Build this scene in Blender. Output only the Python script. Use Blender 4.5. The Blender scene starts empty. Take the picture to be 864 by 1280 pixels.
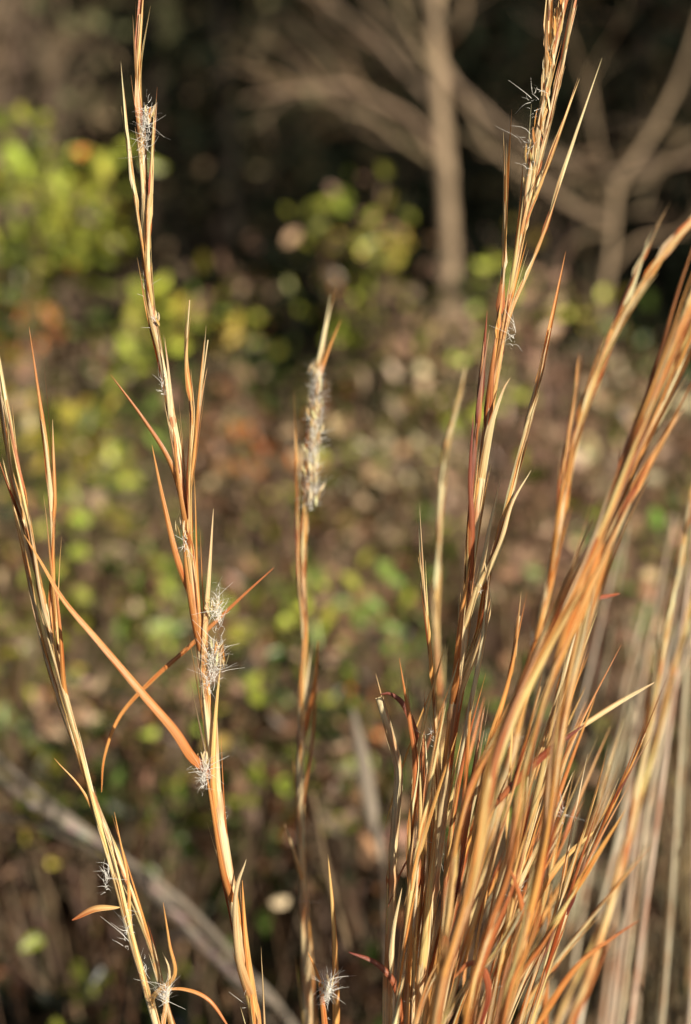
import bpy, math, random
import numpy as np
from mathutils import Vector
random.seed(7); rng=np.random.default_rng(7)
sc=bpy.context.scene
CAMZ=0.75; F=0.72           # eye height (m), frame height per metre of distance
FOC=0.86
def W(u,v,y):               # image pixel coordinates -> world position in metres at distance y
    k=F*y/1280.0
    return np.array([(u-432)*k, y, CAMZ+(640-v)*k])

# ---------------------------------------------------------------- materials
def new_mat(name):
    m=bpy.data.materials.new(name); m.use_nodes=True
    nt=m.node_tree; nt.nodes.clear()
    return m,nt,nt.nodes,nt.links
def plant_mat(name, streak=(6,40), contrast=(0.62,1.3), rough=0.45, trans=0.25, spec=0.4, redden=0.0, bump=0.3, detail=2):
    m,nt,N,L=new_mat(name)
    out=N.new('ShaderNodeOutputMaterial')
    a=N.new('ShaderNodeAttribute'); a.attribute_name='Col'
    s=N.new('ShaderNodeAttribute'); s.attribute_name='st'
    mp=N.new('ShaderNodeMapping'); mp.inputs['Scale'].default_value=(streak[0],streak[1],1)
    L.new(s.outputs['Vector'],mp.inputs['Vector'])
    n=N.new('ShaderNodeTexNoise'); n.inputs['Scale'].default_value=1; n.inputs['Detail'].default_value=detail
    L.new(mp.outputs[0],n.inputs['Vector'])
    mr=N.new('ShaderNodeMapRange'); mr.inputs[1].default_value=0.3; mr.inputs[2].default_value=0.7
    mr.inputs[3].default_value=contrast[0]; mr.inputs[4].default_value=contrast[1]
    L.new(n.outputs['Fac'],mr.inputs[0])
    mul=N.new('ShaderNodeVectorMath'); mul.operation='SCALE'
    L.new(a.outputs['Color'],mul.inputs[0]); L.new(mr.outputs[0],mul.inputs['Scale'])
    colout=mul.outputs[0]
    if redden>0:
        mp2=N.new('ShaderNodeMapping'); mp2.inputs['Scale'].default_value=(1.8,26,1)
        L.new(s.outputs['Vector'],mp2.inputs['Vector'])
        n2=N.new('ShaderNodeTexNoise'); n2.inputs['Scale'].default_value=1; n2.inputs['Detail'].default_value=3
        L.new(mp2.outputs[0],n2.inputs['Vector'])
        r2=N.new('ShaderNodeMapRange'); r2.inputs[1].default_value=0.50; r2.inputs[2].default_value=0.64; r2.inputs[4].default_value=redden
        L.new(n2.outputs['Fac'],r2.inputs[0])
        mx=N.new('ShaderNodeMix'); mx.data_type='RGBA'; mx.blend_type='MULTIPLY'
        L.new(r2.outputs[0],mx.inputs[0]); L.new(colout,mx.inputs[6]); mx.inputs[7].default_value=(0.80,0.42,0.27,1)
        colout=mx.outputs[2]
    p=N.new('ShaderNodeBsdfPrincipled'); p.inputs['Roughness'].default_value=rough
    p.inputs['Specular IOR Level'].default_value=spec
    L.new(colout,p.inputs['Base Color'])
    if bump>0:
        b=N.new('ShaderNodeBump'); b.inputs['Strength'].default_value=bump; b.inputs['Distance'].default_value=0.0005
        L.new(n.outputs['Fac'],b.inputs['Height']); L.new(b.outputs[0],p.inputs['Normal'])
    if trans>0:
        t=N.new('ShaderNodeBsdfTranslucent'); L.new(colout,t.inputs['Color'])
        mix=N.new('ShaderNodeMixShader'); mix.inputs[0].default_value=trans
        L.new(p.outputs[0],mix.inputs[1]); L.new(t.outputs[0],mix.inputs[2]); L.new(mix.outputs[0],out.inputs[0])
    else: L.new(p.outputs[0],out.inputs[0])
    return m
M_straw=plant_mat('dry_straw',streak=(11,24),contrast=(0.68,1.30),redden=0.8,rough=0.33,spec=0.6,trans=0.08,detail=4,bump=0.5)
M_fluff=plant_mat('seed_fluff',contrast=(1.0,1.02),trans=0.15,bump=0,rough=0.5)
M_leaf=plant_mat('leaves',streak=(3,60),contrast=(0.6,1.35),rough=0.36,trans=0.10,bump=0,spec=0.5)
M_dark=plant_mat('forest_leaves',streak=(3,10),contrast=(0.5,1.3),rough=0.8,trans=0.0,spec=0.1,bump=0)
M_bark=plant_mat('pale_bark',streak=(3,14),contrast=(0.55,1.25),rough=0.85,trans=0.0,spec=0.15,bump=0.6)

def ground_mat():
    m,nt,N,L=new_mat('leaf_litter_ground')
    out=N.new('ShaderNodeOutputMaterial'); p=N.new('ShaderNodeBsdfPrincipled'); p.inputs['Roughness'].default_value=0.95
    p.inputs['Specular IOR Level'].default_value=0.1
    tc=N.new('ShaderNodeTexCoord')
    v=N.new('ShaderNodeTexVoronoi'); v.inputs['Scale'].default_value=22
    n=N.new('ShaderNodeTexNoise'); n.inputs['Scale'].default_value=3; n.inputs['Detail'].default_value=9
    L.new(tc.outputs['Object'],v.inputs['Vector']); L.new(tc.outputs['Object'],n.inputs['Vector'])
    cr=N.new('ShaderNodeValToRGB'); e=cr.color_ramp.elements
    e[0].position=0.3; e[0].color=(0.012,0.012,0.006,1); e[1].position=0.75; e[1].color=(0.065,0.04,0.02,1)
    x=e.new(0.5); x.color=(0.026,0.022,0.011,1)
    L.new(n.outputs['Fac'],cr.inputs[0])
    mx=N.new('ShaderNodeMix'); mx.data_type='RGBA'; mx.blend_type='MULTIPLY'; mx.inputs[0].default_value=0.5
    L.new(cr.outputs[0],mx.inputs[6]); L.new(v.outputs['Color'],mx.inputs[7])
    L.new(mx.outputs[2],p.inputs['Base Color'])
    b=N.new('ShaderNodeBump'); b.inputs['Distance'].default_value=0.02; L.new(v.outputs['Distance'],b.inputs['Height']); L.new(b.outputs[0],p.inputs['Normal'])
    L.new(p.outputs[0],out.inputs[0]); return m
M_ground=ground_mat()

# ---------------------------------------------------------------- mesh builder
class MB:
    def __init__(s): s.v=[]; s.f=[]; s.c=[]; s.st=[]; s.main=[]
    def add(s,v,f,c,st):
        b=len(s.v); s.v.extend(v); s.c.extend(c); s.st.extend(st)
        s.f.extend([tuple(i+b for i in q) for q in f])
    def obj(s,name,mat,parent=None,smooth=True):
        me=bpy.data.meshes.new(name); me.from_pydata([tuple(map(float,p)) for p in s.v],[],s.f)
        a=me.attributes.new('Col','FLOAT_COLOR','POINT'); a.data.foreach_set('color',np.array([(c[0],c[1],c[2],1) for c in s.c],dtype=np.float32).ravel())
        a=me.attributes.new('st','FLOAT_VECTOR','POINT'); a.data.foreach_set('vector',np.array(s.st,dtype=np.float32).ravel())
        if smooth: me.polygons.foreach_set('use_smooth',[True]*len(me.polygons))
        me.materials.append(mat); me.update()
        o=bpy.data.objects.new(name,me); sc.collection.objects.link(o)
        if parent: o.parent=parent
        return o
def catmull(P,n):
    P=np.array(P,float)
    if len(P)==2: 
        t=np.linspace(0,1,n)[:,None]; return P[0]*(1-t)+P[1]*t
    Q=np.vstack([2*P[0]-P[1],P,2*P[-1]-P[-2]])
    d=np.r_[0,np.cumsum(np.linalg.norm(np.diff(P,axis=0),axis=1))]
    s=np.linspace(0,d[-1],n); i=np.clip(np.searchsorted(d,s)-1,0,len(P)-2); t=((s-d[i])/np.maximum(d[i+1]-d[i],1e-9))[:,None]
    p0,p1,p2,p3=Q[i],Q[i+1],Q[i+2],Q[i+3]
    return 0.5*((2*p1)+(-p0+p2)*t+(2*p0-5*p1+4*p2-p3)*t*t+(-p0+3*p1-3*p2+p3)*t**3)
def tang(C):
    T=np.gradient(C,axis=0); return T/np.maximum(np.linalg.norm(T,axis=1,keepdims=True),1e-9)
def arclen(C): return np.r_[0,np.cumsum(np.linalg.norm(np.diff(C,axis=0),axis=1))]
def vary(c,a=0.15):
    k=1+random.uniform(-a,a); return tuple(min(0.95,x*k*(1+random.uniform(-a,a)*0.35)) for x in c)
def tube(mb,C,R,col,seg=6,colfn=None):
    T=tang(C); s=arclen(C); n=len(C); off=random.uniform(0,50); R=np.asarray(R,float)
    A=np.where((np.abs(T[:,1:2])<0.9),np.array([[0,1.0,0]]),np.array([[1.0,0,0]]))
    X=np.cross(T,A); X/=np.linalg.norm(X,axis=1,keepdims=True); Y=np.cross(T,X)
    th=2*math.pi*np.arange(seg)/seg
    V=C[:,None,:]+R[:,None,None]*(np.cos(th)[None,:,None]*X[:,None,:]+np.sin(th)[None,:,None]*Y[:,None,:])
    c=[];st=[]
    for i in range(n):
        cc=col if colfn is None else colfn(i/(n-1))
        for j in range(seg): c.append(cc); st.append((abs(j/seg-0.5)*2+off,s[i]+off,off))
    f=[(i*seg+j,i*seg+(j+1)%seg,(i+1)*seg+(j+1)%seg,(i+1)*seg+j) for i in range(n-1) for j in range(seg)]
    mb.add(list(V.reshape(-1,3)),f,c,st)
def blade(mb,C,Wd,N0,col,curl=1.0,colfn=None,twist=0.0,m=5):
    T=tang(C); s=arclen(C); n=len(C); Wd=np.asarray(Wd,float); off=random.uniform(0,50)
    N=N0[None,:]-(T@N0)[:,None]*T; N/=np.maximum(np.linalg.norm(N,axis=1,keepdims=True),1e-9); B=np.cross(T,N)
    if twist:
        a=(twist*np.linspace(0,1,n))[:,None]; N,B=np.cos(a)*N+np.sin(a)*B,np.cos(a)*B-np.sin(a)*N
    x=np.linspace(-1,1,m); th=x*1.15*curl; cu=max(curl,0.3)
    V=C[:,None,:]+Wd[:,None,None]*((np.sin(th)/cu)[None,:,None]*B[:,None,:]+((np.cos(th)-1)/cu)[None,:,None]*N[:,None,:])
    c=[];st=[]
    for i in range(n):
        cc=col if colfn is None else colfn(i/(n-1))
        for j in range(m):
            k=1.12 if abs(x[j])<0.1 else (0.85 if abs(x[j])>0.9 else 1.0)
            c.append((cc[0]*k,cc[1]*k,cc[2]*k)); st.append((x[j]+off,s[i]+off,off))
    f=[(i*m+j,i*m+j+1,(i+1)*m+j+1,(i+1)*m+j) for i in range(n-1) for j in range(m-1)]
    mb.add(list(V.reshape(-1,3)),f,c,st)

CREAM=(0.97,0.80,0.48); STRAW=(0.96,0.68,0.28); ORANGE=(0.88,0.44,0.13); RUST=(0.60,0.20,0.07); PURP=(0.24,0.06,0.045); GREYT=(0.66,0.56,0.42)
def pick(w):
    cols=[CREAM,STRAW,ORANGE,RUST,PURP]; return vary(random.choices(cols,weights=w)[0])
def lerp(a,b,t): return tuple(x*(1-t)+y*t for x,y in zip(a,b))

def fluff(mb,c,n=40,L=0.010,spread=0.004,up=0.9):
    c=np.array(c)
    for _ in range(int(n*3.4)):
        d=rng.normal(size=3); d[2]+=up; d/=np.linalg.norm(d)
        p=c+rng.normal(size=3)*spread*np.array([0.45,0.45,1.7]); l=L*abs(random.gauss(0.55,0.3))+0.001
        b=rng.normal(size=3)*0.5*l
        C=catmull(np.array([p,p+d*l*0.5+b*0.15,p+d*l+b]),5); B=np.cross(d,np.array([0.4,-1.0,0.3])+rng.normal(size=3)*0.5); B/=np.linalg.norm(B); w=0.00015
        v=[]
        for i,x in enumerate(C):
            ww=w*(1-0.7*i/4); v+= [x-B*ww,x+B*ww]
        mb.add(v,[(0,1,3,2),(2,3,5,4),(4,5,7,6),(6,7,9,8)],[(0.97,0.94,0.88)]*10,[(0,0,0)]*10)
def seeds(mb,c,n=5,L=0.006,w5=(3,3,2,1,0)):
    for _ in range(n):
        d=rng.normal(size=3)*0.22; d[2]+=1; d/=np.linalg.norm(d); p=np.array(c)+rng.normal(size=3)*0.0018
        t=np.linspace(0,1,6); C=p[None,:]+d[None,:]*(L*t)[:,None]; w=0.0001+0.0008*np.abs(np.sin(math.pi*t))**0.8
        blade(mb,C,w,rng.normal(size=3),pick(w5),curl=1.0,m=3)

def snap(mb,P,y,lim=40,drop=0.02):
    best=None
    for C in mb.main:
        d=np.linalg.norm(C-P[0],axis=1); i=int(d.argmin())
        if best is None or d[i]<best[0]: best=(d[i],C,i)
    if best and best[0]<lim*F*y/1280:
        C,i=best[1],best[2]; S=arclen(C); j=min(int(np.searchsorted(S,S[i]+drop)),len(C)-1)
        off=(P[0]-C[i]); off=off/max(np.linalg.norm(off),1e-6)*min(np.linalg.norm(off),0.0016)
        return [C[j],C[i]+off]+list(P[1:])
    return P

def stalk(mb,fl,pts,y,ext=True,r=0.0016,rtip=0.0004,dens=1.0,w=(3,3,3,1.5,0.3),div=1.0,wid=1.0,fluffy=0.2,top=0.03,culm=STRAW,base=None,lenk=1.0):
    P=[W(u,v,y) for u,v in pts]; wid*=1.28; dens*=1.45; lenk*=1.1; r*=1.15
    if ext:
        P1=P[-1]; bx=base if base is not None else 0.02+random.uniform(-0.035,0.035)
        b=np.array([bx,y*0.4+0.86*0.6+random.uniform(-0.03,0.03),-0.005])
        d=(P[-1]-P[-2]); d/=np.linalg.norm(d)
        mid=P1+d*(P1[2]*0.45); P+= [mid*0.6+(P1*0.5+b*0.5)*0.4,b]
    else:
        P=snap(mb,P[::-1],y,60,0.04)[::-1]
    C=catmull(P,int(30+8*len(P))); S=arclen(C); Ltot=S[-1]; T=tang(C)
    if ext: mb.main.append(C)
    n=len(C); R=np.array([rtip+(r-rtip)*min(1,(S[i]/0.5))**0.8 for i in range(n)])
    if not ext: R=np.minimum(R,0.0004+0.03*(Ltot-S+0.01))
    nd=[random.uniform(0.1,0.18)]
    while nd[-1]<Ltot-0.1: nd.append(nd[-1]+random.uniform(0.09,0.15))
    for s0 in nd: R[np.abs(S-s0)<0.004]*=1.3
    ph=random.uniform(0,6)
    def cf(q):
        s=q*Ltot; t=0.5+0.5*math.sin(s*38+ph); dn=min(abs(s-z) for z in nd)
        c=lerp(lerp(culm,CREAM,0.35+0.55*t),ORANGE,max(0,0.35*math.sin(s*21+ph*2)))
        return lerp(RUST,c,min(1,0.35+dn/0.02))
    tube(mb,C,R,culm,7,cf)
    def atv(s):
        s=np.clip(s,0,Ltot); return np.stack([np.interp(s,S,C[:,a]) for a in range(3)],axis=-1)
    visL=min(Ltot,0.70); s=top
    while s<Ltot-0.01:
        dense=(s<visL)
        L=random.uniform(0.028,0.085)*lenk*(1 if s>0.08 else 0.7)
        if random.random()<0.18: L*=1.5
        ph2=random.uniform(0,2*math.pi); N0=np.array([math.cos(ph2),math.sin(ph2)*0.8,0]); N0/=np.linalg.norm(N0)
        wmax=random.uniform(0.0009,0.0024)*wid
        dv=div*random.choice([0.01,0.02,0.03,0.04,0.05,0.07,0.12])*(random.uniform(0.6,1.2))
        m=12; bend=random.uniform(-0.5,0.5); Rb=np.interp(s,S,R); side=np.cross(N0,[0,0,1])
        q=np.linspace(0,1,m); CC=atv(s-L*q); over=np.maximum(L*q-s,0)[:,None]; CC=CC-T[0][None,:]*over
        CC=CC+N0[None,:]*(Rb*0.6+0.0003+dv*L*q**1.4)[:,None]+side[None,:]*(bend*dv*L*q**1.7)[:,None]
        Wd=np.maximum(wmax*np.minimum(1,0.45+q*3)*(1-q)**0.8,0.00008)
        c1=pick(w); c2=lerp(c1,random.choice([RUST,ORANGE,CREAM,CREAM]),0.5)
        blade(mb,CC,Wd,N0,c1,curl=random.uniform(0.7,1.35),colfn=lambda q:lerp(c1,c2,q**1.5))
        if dense and random.random()<fluffy*0.4 and s>0.03:
            fp=atv(s-L*random.uniform(0.3,0.7))+N0*0.002
            fluff(fl,fp,random.randint(3,8),0.006,0.002)
            if random.random()<0.5: seeds(mb,fp,3)
        s+=random.uniform(0.006,0.018)/dens*(1 if dense else 3.5)
def leaf(mb,pts,y,wpx,col,col2=None,y2=None,nrm=(0,-1,0.2),curl=0.8,twist=0.0,prof='mid'):
    k=F*y/1280; y2=y if y2 is None else y2
    m=len(pts); P=[W(u,v,y+(y2-y)*i/(m-1)) for i,(u,v) in enumerate(pts)]
    if prof=='b': P=snap(mb,P,y,45,0.025)
    C=catmull(P,10+5*m); n=len(C); q=np.linspace(0,1,n)
    if prof=='mid': p=np.sin(math.pi*np.minimum(1,q*0.96+0.02))**0.7
    else: p=(1-q)**0.65*np.minimum(1,0.12+q*4)
    Wd=np.maximum(0.00008,wpx*1.05*0.5*k*p)
    c2=col2 or col
    blade(mb,C,Wd,np.array(nrm,float),col,curl=curl,colfn=lambda q:lerp(col,c2,q),twist=twist)

# ---------------------------------------------------------------- the broomsedge clump
clump=bpy.data.objects.new('broomsedge_grass',None); sc.collection.objects.link(clump)
FL=MB()
A=MB()
stalk(A,FL,[(175,18),(172,90),(176,160),(180,230),(182,310),(190,390),(206,470),(219,550),(232,640),(241,720),(250,800),(258,880),(267,960),(276,1030),(289,1110),(303,1190),(320,1280)],FOC,dens=1.25,div=0.9,fluffy=0.08,r=0.0028,rtip=0.0008,top=0.04,w=(4.5,3,3.5,2.0,0.2),wid=1.35,culm=CREAM)
stalk(A,FL,[(237,375),(233,450),(240,520),(236,600),(243,700)],FOC-0.006,ext=False,w=(1,2,4,3,1),dens=0.8,div=0.5,fluffy=0,top=0.05,wid=0.9)
stalk(A,FL,[(260,425),(250,500),(243,570),(238,650)],FOC+0.006,ext=False,w=(1,2,4,3,1),dens=0.8,div=0.5,fluffy=0,top=0.05,wid=0.8)
stalk(A,FL,[(156,138),(163,200),(171,260),(179,330)],FOC-0.004,ext=False,dens=1.2,div=0.3,fluffy=0.1,top=0.02,wid=0.9)
stalk(A,FL,[(193,150),(190,210),(186,280),(187,350)],FOC-0.004,ext=False,dens=1.2,div=0.3,fluffy=0.1,top=0.02,wid=0.9)
leaf(A,[(230,650),(213,580),(180,525),(138,468)],FOC-0.004,10,ORANGE,RUST,prof='b',nrm=(-0.5,-1,0.3))
leaf(A,[(240,760),(222,700),(203,620),(190,556)],FOC-0.006,11,RUST,ORANGE,prof='b')
leaf(A,[(256,880),(257,800),(262,720),(267,636)],FOC-0.005,11,ORANGE,CREAM,prof='b',nrm=(0.5,-1,0))
leaf(A,[(262,975),(240,945),(218,912),(180,868),(125,803),(80,750),(50,700),(30,668)],FOC-0.008,14,RUST,ORANGE,prof='b',nrm=(0.3,-1,0.5),y2=FOC-0.03,curl=0.6)
leaf(A,[(276,1040),(268,980),(270,900),(276,830)],FOC-0.006,12,ORANGE,STRAW,prof='b',nrm=(0.6,-1,0))
leaf(A,[(292,1150),(278,1090),(268,1030),(256,955)],FOC-0.007,13,RUST,ORANGE,prof='b',nrm=(-0.4,-1,0))
leaf(A,[(315,1270),(298,1200),(294,1120),(308,1074)],FOC-0.01,18,ORANGE,CREAM,prof='b',nrm=(-0.4,-1,0))
leaf(A,[(330,1320),(318,1250),(308,1170),(303,1100)],FOC-0.004,14,STRAW,ORANGE,prof='b',nrm=(0.6,-1,0))
leaf(A,[(238,700),(228,640),(221,590),(216,530)],FOC-0.007,12,RUST,ORANGE,prof='b',nrm=(-0.6,-1,0))
leaf(A,[(250,830),(240,770),(232,710),(228,650)],FOC-0.007,13,RUST,ORANGE,prof='b',nrm=(-0.6,-1,0))
leaf(A,[(342,710),(300,748),(240,805),(190,850),(150,895),(131,945),(127,990)],FOC+0.03,5,RUST,ORANGE,nrm=(0.3,-1,0.6),curl=0.5)
A.obj('stalk_1',M_straw,clump)
B=MB()
stalk(B,FL,[(0,495),(14,590),(38,680),(58,770),(80,860),(101,940),(122,1020),(145,1100),(166,1180),(195,1280)],FOC+0.01,dens=1.0,div=0.6,fluffy=0.06,culm=CREAM,w=(5,4,2.5,1.3,0.1),r=0.0024,wid=1.1)
stalk(B,FL,[(30,690),(52,800),(84,905),(120,1005),(155,1090),(188,1180),(215,1280)],FOC+0.02,dens=0.7,div=0.5,fluffy=0.04,culm=STRAW,w=(4,3,3,1.3,0.1),r=0.0018)
stalk(B,FL,[(48,488),(58,560),(64,640),(66,700),(70,770),(80,850)],FOC+0.012,ext=False,w=(2,3,4,2,0.1),dens=0.8,div=0.5,fluffy=0,top=0.04,wid=0.9)
stalk(B,FL,[(66,550),(68,620),(66,700),(70,790)],FOC+0.018,ext=False,w=(2,3,4,2,0.1),dens=0.8,div=0.4,fluffy=0,top=0.03,wid=0.8)
stalk(B,FL,[(8,500),(22,580),(36,650),(50,740)],FOC+0.0,ext=False,w=(3,3,3,1,0.1),dens=1,div=0.4,fluffy=0,top=0.03,wid=0.8)
leaf(B,[(80,870),(76,800),(70,740),(58,715)],FOC,8,ORANGE,RUST,prof='b')
leaf(B,[(150,1134),(118,1135),(90,1150)],FOC,9,STRAW,RUST,nrm=(0,-1,1))
leaf(B,[(206,1260),(218,1220),(212,1180),(204,1128)],FOC,8,STRAW,ORANGE,prof='b')
leaf(B,[(145,1100),(110,1000),(68,948)],FOC+0.01,7,STRAW,ORANGE,prof='b')
leaf(B,[(175,1160),(160,1100),(150,1050),(143,1015)],FOC+0.01,6,STRAW,ORANGE,prof='b')
leaf(B,[(215,1290),(212,1220),(203,1190)],FOC+0.01,9,ORANGE,CREAM,prof='b')
leaf(B,[(195,1238),(230,1236),(262,1250),(290,1290)],FOC+0.01,5,ORANGE,RUST,nrm=(0,-1,1))
B.obj('stalk_2',M_straw,clump)
Cc=MB(); YC=1.0
stalk(Cc,FL,[(404,425),(393,480),(386,560),(381,640),(379,720),(381,800),(377,880),(375,960),(376,1040),(379,1120),(382,1200),(385,1280)],YC,dens=1.4,div=0.35,fluffy=0.05,w=(4,3,3,1.8,0.2),r=0.0032,wid=1.5,culm=CREAM)
stalk(Cc,FL,[(370,550),(371,640),(373,720),(379,800)],YC-0.005,ext=False,w=(1,2,4,3,1),dens=1,div=0.3,fluffy=0,top=0.02,wid=1.0)
leaf(Cc,[(383,590),(392,500),(408,445),(426,400)],YC,10,RUST,ORANGE,prof='b')
for _ in range(70):
    t=random.random(); p=W(396-7*t+random.uniform(-4,6),465+172*t,YC-0.006); seeds(Cc,p,2,0.008,(6,2,0.5,0,0)); fluff(FL,p,5,0.0055,0.0018)
leaf(Cc,[(378,1110),(366,1060),(356,1030)],YC-0.02,8,ORANGE,CREAM,prof='b')
leaf(Cc,[(420,1330),(420,1240),(417,1150),(410,1068)],FOC+0.02,11,ORANGE,STRAW,prof='b')
leaf(Cc,[(378,930),(393,860),(398,800)],YC,10,RUST,ORANGE,prof='b')
leaf(Cc,[(410,1320),(400,1230),(385,1190)],FOC,9,RUST,ORANGE,prof='b')
stalk(Cc,FL,[(396,860),(390,930),(380,1000),(378,1090),(388,1180),(396,1280)],YC+0.02,dens=0.6,div=0.3,fluffy=0.0,w=(2,2,4,2,0.2),r=0.0015,wid=0.9)
Cc.obj('stalk_3',M_straw,clump)
D=MB()
stalk(D,FL,[(722,-60),(706,0),(691,70),(675,150),(661,240),(645,330),(629,420),(615,500),(604,580),(594,660),(586,730),(578,800),(568,880),(560,950),(551,1030),(541,1110),(531,1190),(520,1280)],FOC,dens=1.5,div=0.7,fluffy=0.07,r=0.0030,wid=1.3,w=(5,3,3,1.6,0.4),culm=CREAM)
stalk(D,FL,[(690,-40),(686,20),(684,90),(672,170),(662,250)],FOC-0.004,ext=False,dens=1.3,div=0.4,fluffy=0.05,w=(5,3,3,1,0.2),top=0.02,wid=1.3)
stalk(D,FL,[(718,10),(702,80),(686,150),(668,230),(652,310)],FOC+0.004,ext=False,dens=1.3,div=0.4,fluffy=0.05,w=(5,3,2,1,0.2),top=0.02,wid=1.2)
stalk(D,FL,[(632,275),(629,340),(624,400),(614,480),(604,560)],FOC-0.004,ext=False,dens=1.0,div=0.25,fluffy=0,w=(4,3,2,2,0.5),top=0.02,wid=1.2)
stalk(D,FL,[(688,410),(672,480),(652,560),(632,640),(612,710),(598,790),(580,860)],FOC+0.005,ext=False,dens=1,div=0.45,fluffy=0.05,w=(5,3,2,1,0.5),top=0.03,wid=1.1)
stalk(D,FL,[(604,450),(597,530),(592,600),(586,680),(580,760)],FOC-0.008,ext=False,dens=1,div=0.2,fluffy=0,w=(0,1,2,4,4),top=0.03,wid=1.1)
stalk(D,FL,[(701,225),(680,290),(660,340),(640,400)],FOC+0.005,ext=False,dens=0.9,div=0.3,fluffy=0,w=(5,3,2,1,0.3),top=0.02,wid=0.8)
stalk(D,FL,[(698,170),(678,225),(658,290)],FOC-0.002,ext=False,dens=0.9,div=0.3,fluffy=0,w=(5,3,2,1,0.3),top=0.02,wid=0.7)
leaf(D,[(602,760),(622,690),(640,630),(664,588)],FOC,11,STRAW,CREAM,prof='b')
leaf(D,[(578,880),(600,800),(612,760),(606,700)],FOC,10,STRAW,CREAM,prof='b')
leaf(D,[(600,610),(612,540),(628,490),(638,472)],FOC-0.01,13,STRAW,CREAM,prof='b')
leaf(D,[(580,800),(600,720),(612,660),(625,600)],FOC-0.01,10,STRAW,CREAM,prof='b')
leaf(D,[(590,740),(590,660),(588,590),(592,520)],FOC-0.01,12,RUST,PURP,prof='b')
leaf(D,[(572,900),(572,820),(580,750),(588,700)],FOC-0.01,12,RUST,ORANGE,prof='b')
for _ in range(36):
    t=random.random(); seeds(D,W(700-40*t+random.uniform(-6,6),10+240*t,FOC-0.003),2,0.012,(5,3,2,1,0))
D.obj('stalk_4',M_straw,clump)
E=MB()
stalk(E,FL,[(578,480),(558,560),(550,640),(547,720),(546,800),(550,880),(550,960),(545,1040),(538,1120),(530,1200),(520,1280)],1.10,dens=0.9,div=0.5,fluffy=0.0,w=(3,4,3,0.5,0.0),r=0.0036,rtip=0.0003,wid=1.7)
stalk(E,FL,[(526,690),(534,780),(541,850),(546,930),(549,1000),(545,1080),(535,1170),(522,1280)],FOC+0.0,dens=1.0,div=0.5,fluffy=0.05,w=(4,4,3,1.5,0.1),r=0.0024,culm=CREAM)
stalk(E,FL,[(474,872),(488,920),(498,965),(494,1030),(489,1110),(487,1200),(484,1280)],FOC+0.02,dens=0.4,div=0.3,fluffy=0.0,w=(4,4,2,1,0.1),r=0.0036,rtip=0.0026,culm=CREAM,top=0.08)
stalk(E,FL,[(512,900),(520,960),(512,1050),(514,1150),(508,1280)],FOC+0.0,dens=0.7,div=0.4,fluffy=0.0,w=(2,2,3,3,0.3),r=0.0028,culm=ORANGE)
leaf(E,[(527,985),(524,930),(508,885),(490,868),(476,868)],FOC+0.01,9,RUST,PURP,nrm=(0.6,-1,0))
stalk(E,FL,[(610,745),(600,820),(585,900),(572,980),(562,1060),(556,1140),(548,1280)],FOC-0.01,dens=1.0,div=0.5,fluffy=0.05,w=(5,4,3,2,0.3),r=0.0028,culm=CREAM)
stalk(E,FL,[(650,770),(636,850),(610,940),(596,1020),(585,1100),(570,1190),(552,1280)],FOC+0.03,dens=0.8,div=0.5,fluffy=0.0,w=(3,4,3,2,0.3),r=0.0028,culm=CREAM)
stalk(E,FL,[(752,690),(726,770),(700,860),(668,960),(640,1050),(615,1140),(590,1280)],FOC+0.05,dens=0.9,div=0.5,fluffy=0.0,w=(3,4,3,2.5,0.3),r=0.0024)
stalk(E,FL,[(712,860),(690,930),(668,1010),(650,1090),(630,1180),(610,1280)],FOC-0.02,dens=0.8,div=0.5,fluffy=0.0,w=(3,4,4,2.5,0.3),r=0.002)
for i in range(30):
    x=random.uniform(490,665); tx=x+random.uniform(5,110)+(x-500)*0.35; tv=random.uniform(830,1110); yy=random.uniform(0.80,1.0)
    g=random.uniform(-10,10); wv=random.choice([(5,4,3,1,0.2),(2,3,5,3,0.2),(1,2,4,4,1),(6,4,2,1,0)])
    stalk(E,FL,[(tx,tv),(tx*0.5+x*0.5+g,tv*0.5+1290*0.5),(x,1290)],yy,dens=0.6,div=0.6,fluffy=0.02,w=wv,r=random.uniform(0.0012,0.0028),rtip=0.0003,wid=0.95,culm=random.choice([STRAW,CREAM,CREAM,ORANGE]))
E.obj('stalk_5',M_straw,clump)
G=MB()
stalk(G,FL,[(900,250),(864,278),(820,330),(780,395),(748,465),(722,540),(706,620),(692,700),(674,790),(656,870),(638,950),(618,1030),(596,1110),(574,1190),(552,1280)],1.01,dens=1.5,div=0.6,fluffy=0.10,w=(4,4,3,1,0),r=0.0028,wid=1.8)
stalk(G,FL,[(822,282),(800,330),(770,400),(742,470),(718,550)],1.01,ext=False,dens=1.0,div=0.4,fluffy=0,w=(3,4,3,1,0.1),wid=1.5,top=0.02)
stalk(G,FL,[(720,480),(708,560),(698,640),(690,720)],0.99,ext=False,dens=1,div=0.4,fluffy=0,w=(1,2,3,3,0.1),wid=1.1,top=0.02)
G.obj('stalk_6',M_straw,clump)
H=MB()
stalk(H,FL,[(905,290),(868,370),(845,430),(815,500),(788,565),(760,640),(733,705),(700,775),(668,840),(640,900),(618,960),(602,1040),(586,1120),(562,1200),(545,1280)],0.74,dens=1.9,div=0.8,fluffy=0.0,w=(2,3,5,2.5,0.3),r=0.0024,wid=1.35,culm=STRAW,lenk=1.4)
stalk(H,FL,[(890,340),(855,440),(818,525),(780,615),(752,700),(730,790),(708,880),(694,960),(684,1040),(668,1120),(648,1200),(625,1280)],0.765,dens=1.8,div=0.8,fluffy=0.0,w=(2.5,3,5,2.5,0.3),r=0.0024,wid=1.25,lenk=1.4)
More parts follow.
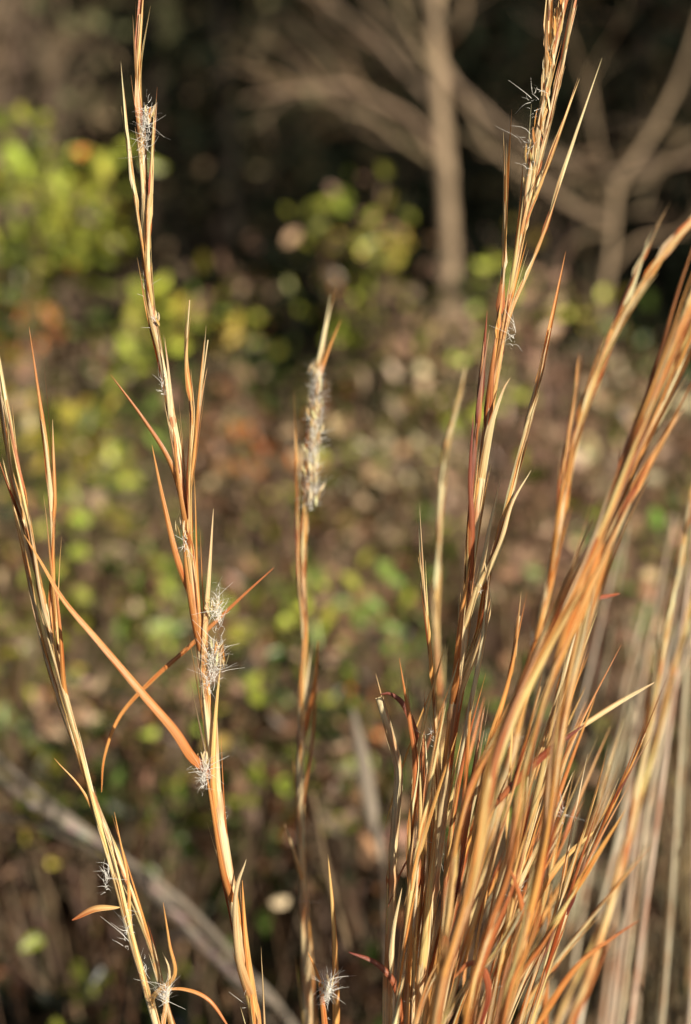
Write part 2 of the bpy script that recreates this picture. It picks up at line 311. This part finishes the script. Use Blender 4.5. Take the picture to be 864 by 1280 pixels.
stalk(H,FL,[(845,520),(800,600),(770,660),(735,740),(700,820),(672,900),(650,1000),(632,1100),(600,1200),(580,1290)],0.755,dens=1.2,div=0.6,fluffy=0.0,w=(1,3,5,3,0.4),r=0.0016,wid=1.1)
stalk(H,FL,[(722,690),(690,770),(655,850),(620,920),(590,980),(570,1060),(560,1150),(545,1280)],0.78,dens=1.2,div=0.5,fluffy=0.0,w=(3,4,4,1.5,0.2),r=0.0024,wid=1.2)
leaf(H,[(735,760),(760,640),(790,540),(806,500)],0.75,15,ORANGE,RUST,prof='b')
leaf(H,[(700,800),(735,700),(770,610),(775,560)],0.75,15,ORANGE,RUST,prof='b')
H.obj('stalk_7',M_straw,clump)
I=MB()
stalk(I,FL,[(878,560),(862,640),(842,740),(822,850),(802,960),(782,1060),(760,1140),(732,1230),(705,1310)],1.08,dens=0.9,div=0.5,fluffy=0.0,w=(2,4,4,1,0.1),r=0.0036,wid=1.7,base=0.12)
stalk(I,FL,[(880,690),(855,790),(830,880),(805,980),(775,1090),(740,1180),(690,1300)],1.15,dens=0.8,div=0.5,fluffy=0.0,w=(2,4,4,1,0.1),r=0.0022,wid=1.3,base=0.12)
I.main=[]
leaf(I,[(818,853),(770,880),(718,914),(690,935)],FOC+0.01,6,CREAM,STRAW,nrm=(0,-1,0.7),curl=0.5)
leaf(I,[(730,906),(680,943),(640,982),(608,1020)],FOC-0.05,9,PURP,RUST,nrm=(0,-1,0.7),curl=0.6)
leaf(I,[(775,742),(740,745),(700,730)],FOC+0.08,7,RUST,PURP,nrm=(0,-1,0.7))
leaf(I,[(748,1035),(700,1080),(650,1160),(620,1230)],FOC+0.02,8,STRAW,ORANGE)
leaf(I,[(598,1290),(612,1245),(606,1212),(588,1204),(568,1222)],FOC-0.06,9,PURP,RUST,nrm=(0.4,-1,0.5))
leaf(I,[(436,1190),(470,1203),(495,1232),(505,1290)],FOC-0.02,8,PURP,RUST,nrm=(0.2,-1,0.8))
leaf(I,[(638,1084),(652,1130),(656,1180),(640,1260)],FOC-0.06,8,RUST,ORANGE)
leaf(I,[(660,1300),(720,1210),(770,1170),(800,1150)],FOC+0.1,10,ORANGE,RUST,prof='b')
for i in range(46):
    x=random.uniform(480,700); v=random.uniform(960,1330); L=random.uniform(90,240); le=random.uniform(0.0,0.45); yy=random.uniform(0.8,1.0)
    leaf(I,[(x,v),(x+le*L*0.45,v-L*0.5),(x+le*L+random.uniform(-8,8),v-L)],yy,random.uniform(4,9),pick([2,3,4,2.5,0.6]),pick([3,3,3,2.5,0.3]),prof='b',nrm=(random.uniform(-1,1),-1,0.2),y2=yy+random.uniform(-0.03,0.03))
I.obj('loose_blades',M_straw,clump)
K=MB()
for i in range(140):
    a=random.uniform(0,2*math.pi); r0=random.uniform(0,0.06); L=random.uniform(0.15,0.36); b=np.array([0.02+r0*math.cos(a),0.87+r0*math.sin(a),-0.003]); o=np.array([math.cos(a),math.sin(a),0])
    C=catmull([b,b+o*L*0.15+np.array([0,0,L*0.55]),b+o*L*0.4+np.array([0,0,L*0.85]),b+o*L*0.75+np.array([0,0,L*0.8])],14)
    blade(K,C,[max(0.0001,0.002*(1-i2/13)**0.6) for i2 in range(14)],o+np.array([0,0,0.3]),pick([2,3,4,3,1]),curl=0.7,twist=random.uniform(-1,1))
K.obj('basal_leaves',M_straw,clump)
for u,v,n,sp in [(183,150,26,0.003),(181,175,14,0.003),(272,765,34,0.003),(268,825,46,0.0035),(262,845,16,0.003),(255,968,40,0.0025),(203,485,6,0.0015),(642,415,6,0.002),(133,1098,14,0.002),(160,1160,8,0.003),(207,1245,24,0.0015),(409,1240,50,0.002),(660,190,7,0.005),(668,130,6,0.004),(600,730,4,0.002),(232,680,6,0.002)]:
    fluff(FL,W(u,v,FOC-0.008),n,0.0085,sp)
FL.obj('seed_fluff',M_fluff,clump,smooth=False)
SB=MB()
for u,v in [(270,770),(268,820),(276,835),(255,960),(183,150),(228,670),(409,1240)]:
    seeds(SB,W(u,v,FOC-0.006),9,0.009,(6,2,0.6,0,0))
SB.obj('spikelets',M_straw,clump)

# ---------------------------------------------------------------- grass behind on the right
G2=MB()
for i in range(170):
    y=random.uniform(1.2,2.2); bx=(random.uniform(0.22,0.95) if i%2 else random.uniform(0.45,0.85))*y*0.45; h=random.uniform(0.22,0.72)
    lean=random.uniform(-0.15,0.38); c=pick([3,2,1,0.3,0.0]); c=lerp(c,GREYT,random.uniform(0.3,0.8)); kk=random.choice([0.2,0.3,0.45,0.6,0.8,1.0]); c=tuple(min(.92,z*kk) for z in c)
    P=[np.array([bx,y,0]),np.array([bx+lean*h*0.3+random.uniform(-.03,.03),y+random.uniform(-.02,.02),h*0.5]),np.array([bx+lean*h+random.uniform(-.05,.05),y+random.uniform(-.05,.05),h])]
    C=catmull(P,12); r=random.uniform(0.0012,0.0028); tube(G2,C,[r*(1-0.7*j/11) for j in range(12)],c,4)
    for _ in range(4):
        j=random.randint(2,9); b=C[j]; L=random.uniform(0.05,0.16); a=random.uniform(0,6.28); o=np.array([math.cos(a),math.sin(a),0])*random.uniform(0.2,0.9)
        CC=catmull([b,b+np.array([0,0,L*0.6])+o*L*0.4,b+np.array([0,0,L*0.8])+o*L],7)
        blade(G2,CC,[max(0.0001,0.0028*(1-q/6)**0.6) for q in range(7)],o+np.array([0,-0.2,0]),vary(c),curl=0.7,m=3)
def wtube(mb,pts,y,r1,r2,col,seg=7,y2=None,ns=None):
    y2=y if y2 is None else y2; m=len(pts)
    C=catmull([W(u,v,y+(y2-y)*i/(m-1)) for i,(u,v) in enumerate(pts)],ns or 10+5*m); n=len(C)
    tube(mb,C,[(r1+(r2-r1)*i/(n-1))*random.uniform(0.9,1.1) for i in range(n)],col,seg); return C
for i in range(18):    # paler, taller dead stems at the edge
    u=random.uniform(765,890); v=random.uniform(620,880); x=u-random.uniform(10,150)
    wtube(G2,[(u,v),(u*0.6+x*0.4+random.uniform(-10,10),v*0.6+1250*0.4),(x,1250),(x-30,1500)],random.uniform(1.15,1.45),0.0010,0.0028,vary((0.84,0.72,0.52),0.2),5)
G2.obj('dry_grass',M_straw)
DS=MB()
GR=(0.30,0.25,0.20)
wtube(DS,[(-160,830),(-40,915),(40,985),(150,1070),(230,1130),(300,1205),(370,1290),(470,1480)],1.5,0.0032,0.0052,GR,y2=1.6)
wtube(DS,[(-180,1030),(-40,1020),(60,1032),(130,1062),(220,1135)],1.55,0.0025,0.003,tuple(z*0.6 for z in GR),y2=1.56)
wtube(DS,[(-160,1010),(0,1022),(90,1050),(170,1100),(250,1180),(330,1270),(430,1420)],1.6,0.002,0.003,tuple(z*0.45 for z in GR),y2=1.65)
for _ in range(80):
    t=random.uniform(0,1); u=-40+400*t; v=925+335*t+14*math.sin(t*9); L=random.uniform(15,50)
    leaf(DS,[(u,v),(u-L*0.6,v-L*0.45),(u-L,v-L*0.9)],1.5+0.08*t,9,vary(GR,0.5),(0.52,0.43,0.34),prof='b')
leaf(DS,[(478,1080),(462,1000),(452,940),(440,885)],1.5,18,(0.40,0.33,0.26),GR)
wtube(DS,[(444,890),(462,990),(478,1080),(490,1300)],1.51,0.002,0.0025,(0.26,0.2,0.15))
wtube(DS,[(390,990),(410,1090),(440,1200)],1.4,0.002,0.003,(0.26,0.18,0.11))
DS.obj('dead_weed_stalks',M_bark)

# ---------------------------------------------------------------- ground with rising bank
def hz(x,y):
    t=np.clip((y-9)/24,0,1); up=26*t*t*(3-2*t)
    return up+0.03*np.sin(x*1.3+y*0.7)*np.clip((y-1.5)/2,0,1)+0.02*np.sin(x*3.1-y*2.2)*np.clip((y-1.5)/2,0,1)
def ground():
    xs=np.r_[np.linspace(-300,-12,14),np.linspace(-10,10,60),np.linspace(12,300,14)]
    ys=np.r_[np.linspace(-300,-6,12),np.linspace(-4,32,110),np.linspace(36,500,14)]
    v=[(x,y,float(hz(x,y))) for y in ys for x in xs]; nx=len(xs)
    f=[(j*nx+i,j*nx+i+1,(j+1)*nx+i+1,(j+1)*nx+i) for j in range(len(ys)-1) for i in range(nx-1)]
    me=bpy.data.meshes.new('ground'); me.from_pydata(v,[],f); me.polygons.foreach_set('use_smooth',[True]*len(f)); me.materials.append(M_ground)
    o=bpy.data.objects.new('ground',me); sc.collection.objects.link(o)
ground()

# ---------------------------------------------------------------- leaves in bulk
def leaves_obj(name,P,size,cols,mat,parent=None,flat=0.0,asp=0.55):
    n=len(P); d=rng.normal(size=(n,3)); d[:,2]-=0.2; d/=np.linalg.norm(d,axis=1,keepdims=True)
    nr=rng.normal(size=(n,3)); nr[:,2]+=flat; b=np.cross(d,nr); b/=np.linalg.norm(b,axis=1,keepdims=True); N=np.cross(b,d)
    s=(size*rng.uniform(0.45,1.35,n))[:,None]
    V=np.empty((n,6,3)); w=asp*0.5
    V[:,0]=P; V[:,1]=P+d*s*0.35+b*s*w+N*s*0.12; V[:,2]=P+d*s*0.75+b*s*w*0.75+N*s*0.08; V[:,3]=P+d*s-N*s*0.12
    V[:,4]=P+d*s*0.75-b*s*w*0.75+N*s*0.08; V[:,5]=P+d*s*0.35-b*s*w+N*s*0.12
    V=V.reshape(-1,3); base=(np.arange(n)*6)[:,None]
    Fq=np.concatenate([base+np.array([0,1,2,3]),base+np.array([0,3,4,5])],axis=1).reshape(-1)
    me=bpy.data.meshes.new(name); me.vertices.add(n*6); me.vertices.foreach_set('co',V.astype(np.float32).ravel())
    me.loops.add(n*8); me.loops.foreach_set('vertex_index',Fq.astype(np.int32))
    me.polygons.add(n*2); me.polygons.foreach_set('loop_start',np.arange(0,n*8,4,dtype=np.int32))
    me.update(calc_edges=True)
    C=np.repeat(np.c_[cols,np.ones(n)],6,axis=0).astype(np.float32)
    a=me.attributes.new('Col','FLOAT_COLOR','POINT'); a.data.foreach_set('color',C.ravel())
    a=me.attributes.new('st','FLOAT_VECTOR','POINT'); a.data.foreach_set('vector',V.astype(np.float32).ravel())
    me.materials.append(mat); o=bpy.data.objects.new(name,me); sc.collection.objects.link(o)
    if parent: o.parent=parent
    return o
YG=(0.42,0.46,0.07); GN=(0.17,0.25,0.05); DG=(0.03,0.042,0.014); BR=(0.33,0.18,0.10); PK=(0.58,0.37,0.24); OR=(0.64,0.21,0.05); YL=(0.64,0.50,0.09); TAN=(0.64,0.47,0.29)
PAL=np.array([YG,GN,DG,BR,PK,OR,YL,TAN])
def palcols(idx): 
    c=PAL[idx]; return np.clip(c*rng.uniform(0.35,1.55,(len(idx),1))*rng.uniform(0.9,1.1,(len(idx),3)),0,0.9)

def shrub(cx,cy,h,rx,ry,n,weights,size=0.04,clumps=60,zlow=0.15,twcol=(0.38,0.26,0.18),ntw=40,name='shrub',tight=0.72,dim=1.0):
    par=bpy.data.objects.new(name,None); sc.collection.objects.link(par)
    z0=float(hz(cx,cy)); T=MB(); tips=[]
    for i in range(ntw):
        a=random.uniform(0,6.28); rr=math.sqrt(random.random())
        tip=np.array([cx+rx*rr*math.cos(a),cy+ry*rr*math.sin(a),z0+h*random.uniform(0.5,1.08)*(1-0.25*rr*rr)])
        b=np.array([cx+(tip[0]-cx)*0.35+random.uniform(-.04,.04),cy+(tip[1]-cy)*0.35,z0-0.01]); mid=(b+tip)/2+rng.normal(size=3)*h*0.06
        C=catmull([b,mid,tip],12); r=random.uniform(0.002,0.0045)*(1+h*0.4); tube(T,C,[r*(1-0.8*j/11) for j in range(12)],vary(tuple(z*dim for z in twcol),0.35),4)
        for _ in range(4):
            j=random.randint(4,10); e=C[j]+rng.normal(size=3)*np.array([0.12,0.12,0.1])*h*0.8+np.array([0,0,0.08*h])
            CC=catmull([C[j],(C[j]+e)/2+rng.normal(size=3)*0.015,e],6); tube(T,CC,[r*0.5*(1-0.7*q/5) for q in range(6)],vary(tuple(z*dim for z in twcol),0.35),3); tips.append(e)
        tips.append(tip)
    T.obj('twigs',M_bark,par)
    tips=np.array(tips)
    ci=rng.integers(0,len(tips),clumps); cen=tips[ci]+rng.normal(size=(clumps,3))*0.05; cen[:,2]=np.clip(cen[:,2],z0+zlow,None)
    w=np.array(weights,float); w/=w.sum(); cpal=rng.choice(8,clumps,p=w); br=rng.uniform(0.3,1.5,clumps)*dim
    k=rng.integers(0,clumps,n); P=cen[k]+rng.normal(size=(n,3))*np.array([0.06,0.06,0.05])*(0.6+h*0.4)
    idx=np.where(rng.random(n)<tight,cpal[k],rng.choice(8,n,p=w)); P[:,2]=np.maximum(P[:,2],z0+0.01)
    leaves_obj('leaves',P,size,np.clip(palcols(idx)*br[k][:,None],0,.9),M_leaf,par)
#            YG GN DG BR PK OR YL TAN
shrub(-1.08,3.45,1.50,0.60,0.40,3800,[10,4,1,1,1,.4,1.5,.5],0.058,80)
shrub(-0.55,3.9,1.30,0.40,0.35,1200,[3,2,1,4,5,.5,.3,4],0.045,36,ntw=90)
shrub(-0.72,2.75,0.98,0.50,0.35,1900,[4,3,1,3,5,.5,1.8,3],0.045,55,ntw=80)
shrub(-0.15,3.0,1.05,0.42,0.35,1500,[4,4,2,4,4,.4,.3,3],0.046,46,ntw=80)
shrub(0.12,3.7,1.42,0.38,0.35,1700,[7,5,2,3,3,.3,.2,2],0.050,44)
shrub(0.48,3.9,1.60,0.30,0.30,1100,[3,4,2,4,3,.3,.1,2],0.045,36,ntw=60)
shrub(0.50,3.0,1.10,0.45,0.35,1200,[1.5,2,1,5,6,.2,.1,4],0.044,42,ntw=120,twcol=(0.46,0.29,0.20))
shrub(0.98,3.4,1.30,0.45,0.35,1500,[5,4,2,3,3,.3,.3,2],0.048,42,ntw=70)
shrub(-0.35,2.2,0.62,0.36,0.28,1100,[4,6,4,3,2.0,.8,1.0,1],0.036,40,dim=0.9)
shrub(-0.85,2.0,0.48,0.35,0.25,900,[2,4,5,4,2,.4,.6,1],0.030,36,dim=0.5)
shrub(0.12,2.25,0.60,0.35,0.28,1000,[3,5,4,4,2.5,1.8,.4,1],0.036,40,dim=0.9)
shrub(0.60,2.4,0.78,0.35,0.28,1000,[1.5,3,4,5,4,.6,.2,2],0.036,44,ntw=90,twcol=(0.38,0.23,0.155))
shrub(1.05,2.6,0.78,0.35,0.28,1000,[1,2,4,4,4,.5,.2,2],0.036,44,ntw=70)
shrub(-1.9,3.2,1.3,0.5,0.4,1800,[4,4,1,2,2,.5,1,1],0.05,44)
shrub(1.9,3.4,1.3,0.5,0.4,1800,[2,3,2,3,3,.5,.4,1],0.05,44)

n=20000; cl=700
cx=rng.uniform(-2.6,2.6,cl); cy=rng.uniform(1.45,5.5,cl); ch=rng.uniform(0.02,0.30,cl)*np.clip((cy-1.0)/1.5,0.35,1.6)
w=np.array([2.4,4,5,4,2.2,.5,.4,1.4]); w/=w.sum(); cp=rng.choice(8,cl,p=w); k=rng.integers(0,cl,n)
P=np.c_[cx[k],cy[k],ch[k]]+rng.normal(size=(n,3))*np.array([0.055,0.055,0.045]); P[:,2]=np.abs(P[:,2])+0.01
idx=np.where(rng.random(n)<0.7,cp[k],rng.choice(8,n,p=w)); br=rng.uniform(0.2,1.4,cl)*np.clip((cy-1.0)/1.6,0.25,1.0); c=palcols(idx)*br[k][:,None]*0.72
und=bpy.data.objects.new('undergrowth',None); sc.collection.objects.link(und)
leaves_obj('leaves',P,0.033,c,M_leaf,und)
U=MB()
for i in range(1300):
    y=random.uniform(1.7,5.0); x=random.uniform(-0.5,0.5)*y*1.1; h=random.uniform(0.15,0.5)*min(1.9,0.5+0.35*y)
    a=random.uniform(-0.4,0.4); P0=np.array([x,y,0]); P1=np.array([x+a*h*0.4,y+random.uniform(-.05,.05),h*0.55]); P2=np.array([x+a*h+random.uniform(-.05,.05),y+random.uniform(-.1,.1),h])
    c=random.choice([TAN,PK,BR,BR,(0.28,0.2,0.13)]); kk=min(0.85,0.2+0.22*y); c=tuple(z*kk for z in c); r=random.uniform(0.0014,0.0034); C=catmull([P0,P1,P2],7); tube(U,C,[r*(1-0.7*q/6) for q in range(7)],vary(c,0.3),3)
U.obj('dry_stems',M_bark,und)

# ---------------------------------------------------------------- bare trees
def twigs(mb,C,r,n,L,col,depth=0):
    for _ in range(n):
        j=random.randint(int(len(C)*0.25),len(C)-2); b=C[j]; T=C[j+1]-C[j]; T=T/np.linalg.norm(T)
        d=T*0.8+rng.normal(size=3)*np.array([0.55,0.55,0.5])+np.array([0,0,0.15]); d/=np.linalg.norm(d); l=L*random.uniform(0.5,1.2)
        CC=catmull([b,b+d*l*0.5+rng.normal(size=3)*l*0.06,b+d*l+rng.normal(size=3)*l*0.14],9)
        tube(mb,CC,[r*(1-0.75*q/8) for q in range(9)],vary(col,0.2),4)
        if depth>0: twigs(mb,CC,r*0.5,3,L*0.55,col,depth-1)
BK=(0.48,0.35,0.23)
T1=MB(); Y=5.0
wtube(T1,[(582,925),(572,760),(566,560),(562,380),(560,270),(553,180),(547,100),(541,0),(530,-150),(520,-350),(530,-620)],Y,0.044,0.013,BK,9,ns=60)
for pts,r1 in [([(543,190),(515,150),(470,125),(430,108),(380,112),(305,125)],.013),([(545,130),(505,90),(455,35),(400,0),(330,-40)],.015),([(538,200),(500,175),(470,150),(440,140),(400,118)],.010),
    ([(550,90),(590,125),(650,175),(730,208),(800,215),(880,190)],.013),([(553,80),(590,140),(620,190),(690,240),(750,268),(820,262)],.010),([(545,30),(500,-20),(470,-90),(400,-200)],.013),
    ([(545,0),(600,-60),(680,-130),(760,-170)],.013),([(550,100),(520,50),(500,0),(495,-80)],.009),([(546,110),(500,50),(460,0),(430,-60)],.008),([(552,60),(580,20),(580,-70),(600,-200)],.010)]:
    m=wtube(T1,pts,Y,r1,r1*0.35,vary(BK,.15),7,y2=Y+random.uniform(-0.35,0.35)); twigs(T1,m,r1*0.42,5,0.38,BK,1)
T1.obj('bare_tree',M_bark)
T2=MB(); Y=4.6
wtube(T2,[(758,935),(752,700),(754,500),(756,380),(765,300),(772,230),(800,190),(840,120),(870,40),(900,-80)],Y,0.020,0.006,BK,8,ns=50)
for pts,r1 in [([(770,235),(750,190),(742,140),(735,90)],.008),([(765,290),(720,300),(700,330),(670,360)],.009),([(775,240),(820,215),(864,170),(930,150)],.009),([(760,280),(700,250),(650,200),(600,190)],.008),([(760,340),(800,300),(850,290),(900,240)],.007)]:
    m=wtube(T2,pts,Y,r1,r1*0.4,vary(BK,.1),6,y2=Y+random.uniform(-0.2,0.2)); twigs(T2,m,r1*0.45,4,0.3,BK,1)
T2.obj('bare_tree',M_bark)
for bx,by,hh in [(-1.75,5.4,3.8),(-1.3,5.9,3.6),(-2.3,5.2,3.4),(2.3,5.8,3.2)]:
    T=MB()
    for i in range(6):
        e=np.array([bx+random.uniform(-.6,.6),by+random.uniform(-.5,.5),hh*random.uniform(.7,1.1)]); b=np.array([bx+random.uniform(-.1,.1),by+random.uniform(-.1,.1),-0.02])
        C=catmull([b,(b+e)/2+rng.normal(size=3)*0.12,e],20); tube(T,C,[0.009*(1-0.8*q/19) for q in range(20)],vary((0.32,0.225,0.155),.2),5)
        twigs(T,C,0.006,14,0.6,(0.36,0.265,0.185),1)
    T.obj('sapling',M_bark)

# ---------------------------------------------------------------- dark wood edge behind
par=bpy.data.objects.new('forest_background',None); sc.collection.objects.link(par)
cl=520; cx=rng.uniform(-9,9,cl); cy=rng.uniform(6.8,12,cl); cz=rng.uniform(0,1,cl)*7
n=50000; k=rng.integers(0,cl,n); P=np.c_[cx[k],cy[k],cz[k]]+rng.normal(size=(n,3))*np.array([0.42,0.35,0.38])
P[:,2]=np.maximum(P[:,2],hz(P[:,0],P[:,1])+0.02)
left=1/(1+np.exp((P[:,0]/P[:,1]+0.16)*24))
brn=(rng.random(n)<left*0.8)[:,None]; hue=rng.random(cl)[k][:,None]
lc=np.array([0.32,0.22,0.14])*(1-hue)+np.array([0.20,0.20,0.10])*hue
c=np.where(brn,lc,np.array([0.007,0.010,0.005]))*rng.uniform(0.3,1.7,(n,1))  # near-black leaf colour has the shade of the wood's interior painted in
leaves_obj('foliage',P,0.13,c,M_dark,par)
FT=MB()
for i in range(34):
    x=random.uniform(-8,8); y=random.uniform(7.6,12); h=random.uniform(5,8); z=float(hz(x,y)); C=catmull([np.array([x,y,z-.05]),np.array([x+random.uniform(-.2,.2),y,h*.5]),np.array([x+random.uniform(-.5,.5),y,h])],14)
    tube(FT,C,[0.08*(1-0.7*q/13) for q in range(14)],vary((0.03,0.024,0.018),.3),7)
    twigs(FT,C,0.02,7,1.2,(0.03,0.024,0.018),0)
FT.obj('trunks',M_bark,par)

# ---------------------------------------------------------------- light, sky, camera
el,az=math.radians(25),math.radians(147)
d=Vector((math.sin(az)*math.cos(el),math.cos(az)*math.cos(el),math.sin(el)))
s=bpy.data.lights.new('sun','SUN'); s.energy=5.0; s.angle=math.radians(0.5); s.color=(1.0,0.91,0.74)
so=bpy.data.objects.new('sun',s); sc.collection.objects.link(so); so.rotation_euler=d.to_track_quat('Z','Y').to_euler(); so.location=(3,-3,5)
w=bpy.data.worlds.new('World'); sc.world=w; w.use_nodes=True; nt=w.node_tree; nt.nodes.clear()
o=nt.nodes.new('ShaderNodeOutputWorld'); b=nt.nodes.new('ShaderNodeBackground'); t=nt.nodes.new('ShaderNodeTexSky'); t.sky_type='NISHITA'; t.sun_disc=False
t.sun_elevation=el; t.sun_rotation=az; b.inputs[1].default_value=0.05; nt.links.new(t.outputs[0],b.inputs[0]); nt.links.new(b.outputs[0],o.inputs[0])
cam=bpy.data.cameras.new('camera'); co=bpy.data.objects.new('camera',cam); sc.collection.objects.link(co); co.location=(0,0,CAMZ); co.rotation_euler=(math.radians(90),0,0)
cam.sensor_fit='VERTICAL'; cam.sensor_height=36; cam.lens=50; cam.clip_start=0.02; cam.clip_end=1500
cam.dof.use_dof=True; cam.dof.focus_distance=FOC; cam.dof.aperture_fstop=2.7; cam.dof.aperture_blades=0
sc.camera=co
sc.view_settings.view_transform='Standard'; sc.view_settings.look='None'; sc.view_settings.exposure=0
